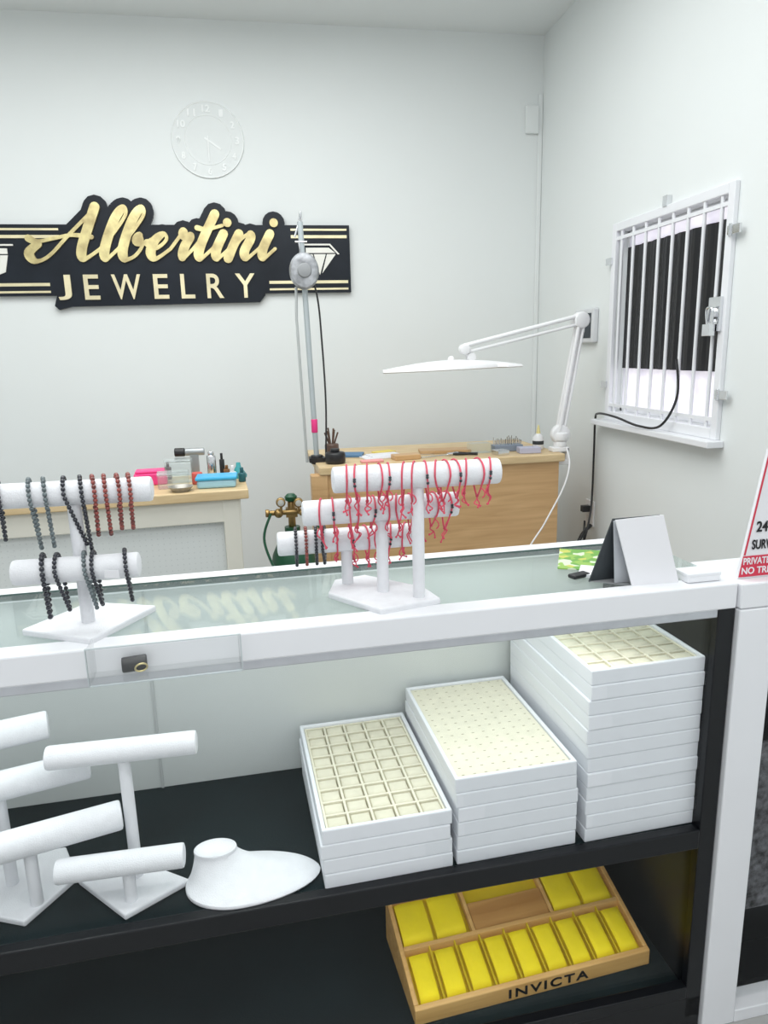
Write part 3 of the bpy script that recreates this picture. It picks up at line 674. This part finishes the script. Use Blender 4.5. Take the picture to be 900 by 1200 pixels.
def cushion(x0,x1,y0,y1,hh=.018):
    bm=bmesh.new(); n=14; mm=8; R_=[]
    for i in range(n+1):
        y=y0+(y1-y0)*i/n; u=abs(2*i/n-1); row=[]
        for j in range(mm+1):
            x=x0+(x1-x0)*j/mm; v=abs(2*j/mm-1)
            z=h0+sl*y-.019+hh*max(0,(1-u**6))**.5*(1-.22*v**6)+.0012*math.sin(x*300+y*170)*(1-u)*(1-v)
            row.append(bm.verts.new((x,y,z)))
        R_.append(row)
    for a,b in zip(R_,R_[1:]):
        for j in range(mm): bm.faces.new((a[j],a[j+1],b[j+1],b[j]))
    for j0 in (0,mm):
        lo_=[bm.verts.new((r[j0].co.x,r[j0].co.y,h0+sl*r[j0].co.y-.0195)) for r in R_]
        for i in range(n): bm.faces.new((R_[i][j0],R_[i+1][j0],lo_[i+1],lo_[i]))
    fin(bm,'watch_cushion',YEL,wb,True)
nC=9; g=(W-2*t)/nC
for i in range(nC): cushion(-hw+t+i*g+.007,-hw+t+(i+1)*g-.009,t+.004,ym-.004)
bm=bmesh.new()
for i in range(1,nC): wedge(bm,-hw+t+i*g-.0022,-hw+t+i*g+.0006,t,ym,-.020,-.005)
fin(bm,'slot_divider',YELD,wb)['kind']='stuff'
for x0 in (-hw+t+.004,-hw+t+.079,.102,.177): cushion(x0,x0+.066,ym+.012,Dp-t-.004)
textmesh('block_lettering','INVICTA',BLACK,.180,.021,.0012,wb,Matrix.Translation((-.064,-.0002,.008))@UP,.018,1.25)

# ---------------------------------------------------------------- bracelets
def loop_pts(R_,H,tw,n=44,lean=0,nar=.8):
    out=[]
    for i in range(n):
        a=2*math.pi*i/n; y=math.cos(a)*R_; s=math.sin(a)
        if s>=0: z=s*R_; out.append(Vector((y*math.sin(tw),y*math.cos(tw),z))); continue
        z=-H*abs(s)**.8; f=abs(z)/H; yy=y*(1-nar*f)
        rr=math.hypot(yy,z)
        if rr<R_: yy*=R_/rr; z*=R_/rr
        out.append(Vector((yy*math.sin(tw)+lean*f,yy*math.cos(tw),z)))
    return out
def resample(P,step):
    Q=P+[P[0]]; L=[0]
    for a,b in zip(Q,Q[1:]): L.append(L[-1]+(b-a).length)
    n=max(8,int(L[-1]/step)); out=[]; k=0
    for i in range(n):
        s=L[-1]*i/n
        while L[k+1]<s: k+=1
        f=(s-L[k])/(L[k+1]-L[k]); out.append(Q[k].lerp(Q[k+1],f))
    return out
def bead_bracelet(loc,R_,H,tw,m,label,r=.0036,lean=0,group='stone bead bracelets on the stand'):
    bm=bmesh.new()
    for p in resample(loop_pts(R_+r+.0015,H,tw,lean=lean),r*2.02): ball(bm,p,r,8,6)
    o=fin(bm,'bead_bracelet',m,None,True,loc=loc); tag(o,label,'bracelet',group); return o
LB={DBEAD:'black round stone bead bracelet hanging on a white bar',GBEAD:'grey stone bead bracelet hanging on a white bar',RBEAD:'red brown stone bead bracelet hanging on a white bar'}
zt=lo.z+.222
for x,m,H,dt_,ln in ((-.402,DBEAD,.068,0,0),(-.358,GBEAD,.086,.06,.006),(-.337,GBEAD,.083,.0,.004),(-.308,DBEAD,.085,.1,.024),(-.284,DBEAD,.100,.03,.006),
                 (-.266,RBEAD,.070,.0,0),(-.249,RBEAD,.070,.05,.002),(-.230,RBEAD,.062,.0,0),(-.213,RBEAD,.062,.04,0)):
    bead_bracelet((x,lo.y,zt),BL,H,-.27+dt_,m,LB[m],lean=ln)
zt=lo.z+.108
for x,m,H,dt_,ln in ((-.345,DBEAD,.078,.1,.0),(-.325,DBEAD,.066,.2,.010),(-.285,GBEAD,.066,.1,.010),(-.272,DBEAD,.062,.2,.006),(-.225,DBEAD,.058,.1,.004)):
    bead_bracelet((x,lo.y-.026,zt),BL,H,-.27+dt_,m,LB[m],lean=ln,r=.0042 if x==-.345 else .0036)
simple('price_tag','small white price tag hanging from a bracelet','tag',PAPER,lambda b:B(b,-.012,.012,-.0005,.0005,-.006,.006),(-.240,lo.y-.026-BR-.012,lo.z+.105),-20,False)
def cord_bracelet(loc,R_,H,tw,label,beads=True,lean=0,mul=1.0):
    bm=bmesh.new(); P=loop_pts(R_+.0021,H,tw,lean=lean,nar=.6)
    tube(bm,P,.0015,6,True)
    b=P[33]
    for k in range(2):
        q=[b,b+Vector((random.uniform(-.003,.003),-.003,-.006*mul)),b+Vector((random.uniform(-.006,.006),-.004,-.012*mul)),b+Vector((random.uniform(-.008,.008),-.003,-(.015+random.random()*.013)*mul))]
        tube(bm,catmull(q,4),.0012,5)
        ball(bm,q[-1],.0020,8,6)
    ball(bm,b,.0030,8,6)
    c=P[26]; s=random.choice((-1,1)); q=[c,c+Vector((s*.005,-.003,-.005)),c+Vector((s*.006,-.003,-.012)),c+Vector((s*.002,-.002,-.017))]
    tube(bm,catmull(q,4),.0012,5)
    e=thing('cord_bracelet',label,'bracelet',loc,0,'red cord bracelets on the tiered stand')
    fin(bm,'cord',RED,e,True)
    if beads:
        bm=bmesh.new()
        for i in (21,22,23): ball(bm,P[i]+Vector((0,-.001,0)),.0026,8,6)
        fin(bm,'small_bead',DBEAD,e,True)
rot1=Matrix.Rotation(math.radians(1),4,'Z')
for (x,y,z,h),n,a,b,mul in zip(tiers_mid,(14,11,6),(-.120,-.105,-.015),(.122,.115,.105),(1.0,.9,.6)):
    for i in range(n):
        xx=a+(b-a)*i/(n-1)+random.uniform(-.004,.004)
        p=mo+rot1@Vector((x+xx,y,z))
        cord_bracelet(tuple(p),BR,random.uniform(.030,.050)*(mul*.3+.7),random.uniform(-.2,.55),'thin red knotted cord bracelet with small dark beads' if i%3==1 else 'thin red knotted cord bracelet with dangling ends',i%3==1,random.uniform(-.006,.006),mul)
x,y,z,h=tiers_mid[2]
for xx in (-.090,-.072,-.054,-.040):
    p=mo+rot1@Vector((x+xx,y,z)); bead_bracelet(tuple(p),BR,.042,random.uniform(0,.25),RBEAD if xx in(-.072,) else DBEAD,'dark round bead bracelet on the lowest bar',.0032,group='dark bead bracelets on the lowest bar')

# ---------------------------------------------------------------- things on the counter
tc_=thing('tent_calendar','white desk tent calendar with black backing on the glass','desk calendar',(0,0,0))
def slab(name,q,m,thick):
    bm=bmesh.new(); q=[Vector(p) for p in q]; nrm=(q[1]-q[0]).cross(q[3]-q[0]).normalized()*thick
    a=[bm.verts.new(p) for p in q]; b=[bm.verts.new(p+nrm) for p in q]
    bm.faces.new(a); bm.faces.new(b[::-1])
    for i in range(4): bm.faces.new((a[i],a[(i+1)%4],b[(i+1)%4],b[i]))
    return fin(bm,name,m,tc_)
zr=1.098
slab('white_page',[(.632,1.118,ZG),(.722,1.116,ZG),(.690,1.128,zr+.004),(.600,1.130,zr)],PAPER,.003)
slab('black_backing',[(.690,1.138,zr+.002),(.600,1.140,zr),(.572,1.165,ZG),(.662,1.170,ZG)],PBLACK,.003)
slab('grey_base',[(.572,1.163,ZG),(.632,1.122,ZG),(.722,1.120,ZG),(.662,1.168,ZG)],GREYP,.001)
slab('inner_page',[(.690,1.134,zr),(.600,1.136,zr-.003),(.610,1.140,ZG+.002),(.700,1.140,ZG+.002)],mat('pale_grey_card',(.45,.47,.5),.6),.0015)
simple('leaflet','glossy green printed leaflet lying on the glass','leaflet',FLYER,lambda b:(B(b,-.05,.05,-.07,.07,0,.002)),(.622,1.290,ZG+.0002),-25,False)
simple('folded_card','small white folded card on the glass','card',PAPER,lambda b:B(b,-.025,.025,-.03,.03,0,.006),(.60,1.205,ZG+.0002),-30,False)
simple('plastic_clip','dark grey plastic clip lying by the calendar','clip',BPLAST,lambda b:B(b,-.020,.020,-.010,.010,0,.008),(.565,1.190,ZG+.0002),20,False,.003)
simple('ring_box','small white cardboard jewelry box on the rail','box',WHITE,lambda b:(B(b,-.033,.033,-.020,.020,0,.016),B(b,-.034,.034,-.0205,.0205,.010,.0175)),cw(.765,.018,.9785),2,False,.002)
ac=thing('acrylic_ring_tray','clear acrylic tray fixed to the front rail of the counter','acrylic tray',cw(-.165,-.0235,.938),TH)
EDGE=mat('frosted_acrylic_edge',(.50,.55,.57),.2,vary=.05)
boxes('tray_floor',[(-.108,.108,-.040,0,0,.003)],ACRYL,ac,0)
boxes('tray_front',[(-.108,.108,-.043,-.0401,0,.056)],ACRYL,ac,0)
boxes('tray_end',[(-.108,-.105,-.0399,0,.0031,.056)],ACRYL,ac,0)
boxes('tray_end',[(.105,.108,-.0399,0,.0031,.056)],ACRYL,ac,0)
boxes('polished_edge',[(-.108,.108,-.0435,-.0400,.056,.0574),(-.1094,-.108,-.0435,-.0400,0,.0574),(.108,.1094,-.0435,-.0400,0,.0574),(-.108,.108,-.0435,-.0400,-.0014,0)],EDGE,ac,0)
def ring_at(name,label,m,loc,r,rt,rot):
    bm=bmesh.new(); tube(bm,[(r*math.cos(2*math.pi*k/28),0,r*math.sin(2*math.pi*k/28)) for k in range(28)],rt,8,True)
    o=fin(bm,name,m,None,True,loc=loc,rot=rot); return tag(o,label,'ring')
p=cw(-.208,-.0455,.942)
ring_at('gold_ring','thin gold ring lying in the acrylic tray',GOLD,(p[0]+.006,p[1]-.006,p[2]+.011),.0085,.0014,(.5,0,.3))
simple('ring_sleeve','small black ring sleeve in the acrylic tray','ring sleeve',BPLAST,lambda b:cyl(b,.0115,-.022,.014,(0,0,.0115),'X'),(p[0]-.002,p[1]+.010,p[2]),10)

# security sign
sg=thing('security_sign','white and red security notice panel standing on the counter','sign',cw(.905,.0,.9785),TH)
PF=lambda y:(lambda p:(p[0],y,p[1]))
bm=bmesh.new(); prism(bm,[(-.073,0),(.073,0),(.033,.235),(-.033,.235)],PF(-.003),PF(.003)); fin(bm,'panel',PAPER,sg)
bm=bmesh.new(); prism(bm,[(-.0715,.003),(.0715,.003),(.0655,.042),(-.0655,.042)],PF(-.0042),PF(-.003))
for s in (1,-1): prism(bm,[(s*-.0645,.044),(s*-.0615,.044),(s*-.0305,.226),(s*-.0335,.226)],PF(-.0042),PF(-.003))
prism(bm,[(-.0335,.226),(.0335,.226),(.033,.231),(-.033,.231)],PF(-.0043),PF(-.003))
fin(bm,'red_band',REDS,sg)
def stext(s,x,z,w,h,m): textmesh('sign_lettering',s,m,w,h,.0006,sg,Matrix.Translation((x,-.0042,z))@UP,.02)
stext('24 HOUR',-.044,.086,.100,.020,BLACK); stext('SURVEILLANCE',-.050,.054,.110,.018,BLACK)
stext('PRIVATE PROPERTY',-.065,.026,.130,.013,PAPER); stext('NO TRESPASSING',-.067,.008,.134,.013,PAPER)

# ---------------------------------------------------------------- lights
def area(name,loc,sx,sy,p,rot=(0,0,0),col=(1,1,1)):
    l=bpy.data.lights.new(name,'AREA'); l.shape='RECTANGLE'; l.size=sx; l.size_y=sy; l.energy=p; l.color=col
    o=bpy.data.objects.new(name,l); link(o); o.location=loc; o.rotation_euler=rot
area('ceiling_light_workshop',(-.4,2.2,2.96),2.6,2.0,60,col=(.98,1,1))
area('ceiling_light_showroom',(.1,-.1,2.96),2.4,1.2,34,col=(.99,1,1))
area('case_fill_light',cw(-.12,.022,.915),1.6,.012,1.1,(math.radians(25),0,math.radians(TH)))  # fill light added under the rail to brighten the trays
area('lower_case_fill_light',cw(-.12,.03,.452),1.6,.012,1.2,(math.radians(15),0,math.radians(TH)))  # second fill added below the shelf to brighten the lower compartment
w=bpy.data.worlds.new('world'); S.world=w; w.use_nodes=True
w.node_tree.nodes['Background'].inputs[0].default_value=(.95,.98,1,1); w.node_tree.nodes['Background'].inputs[1].default_value=.78
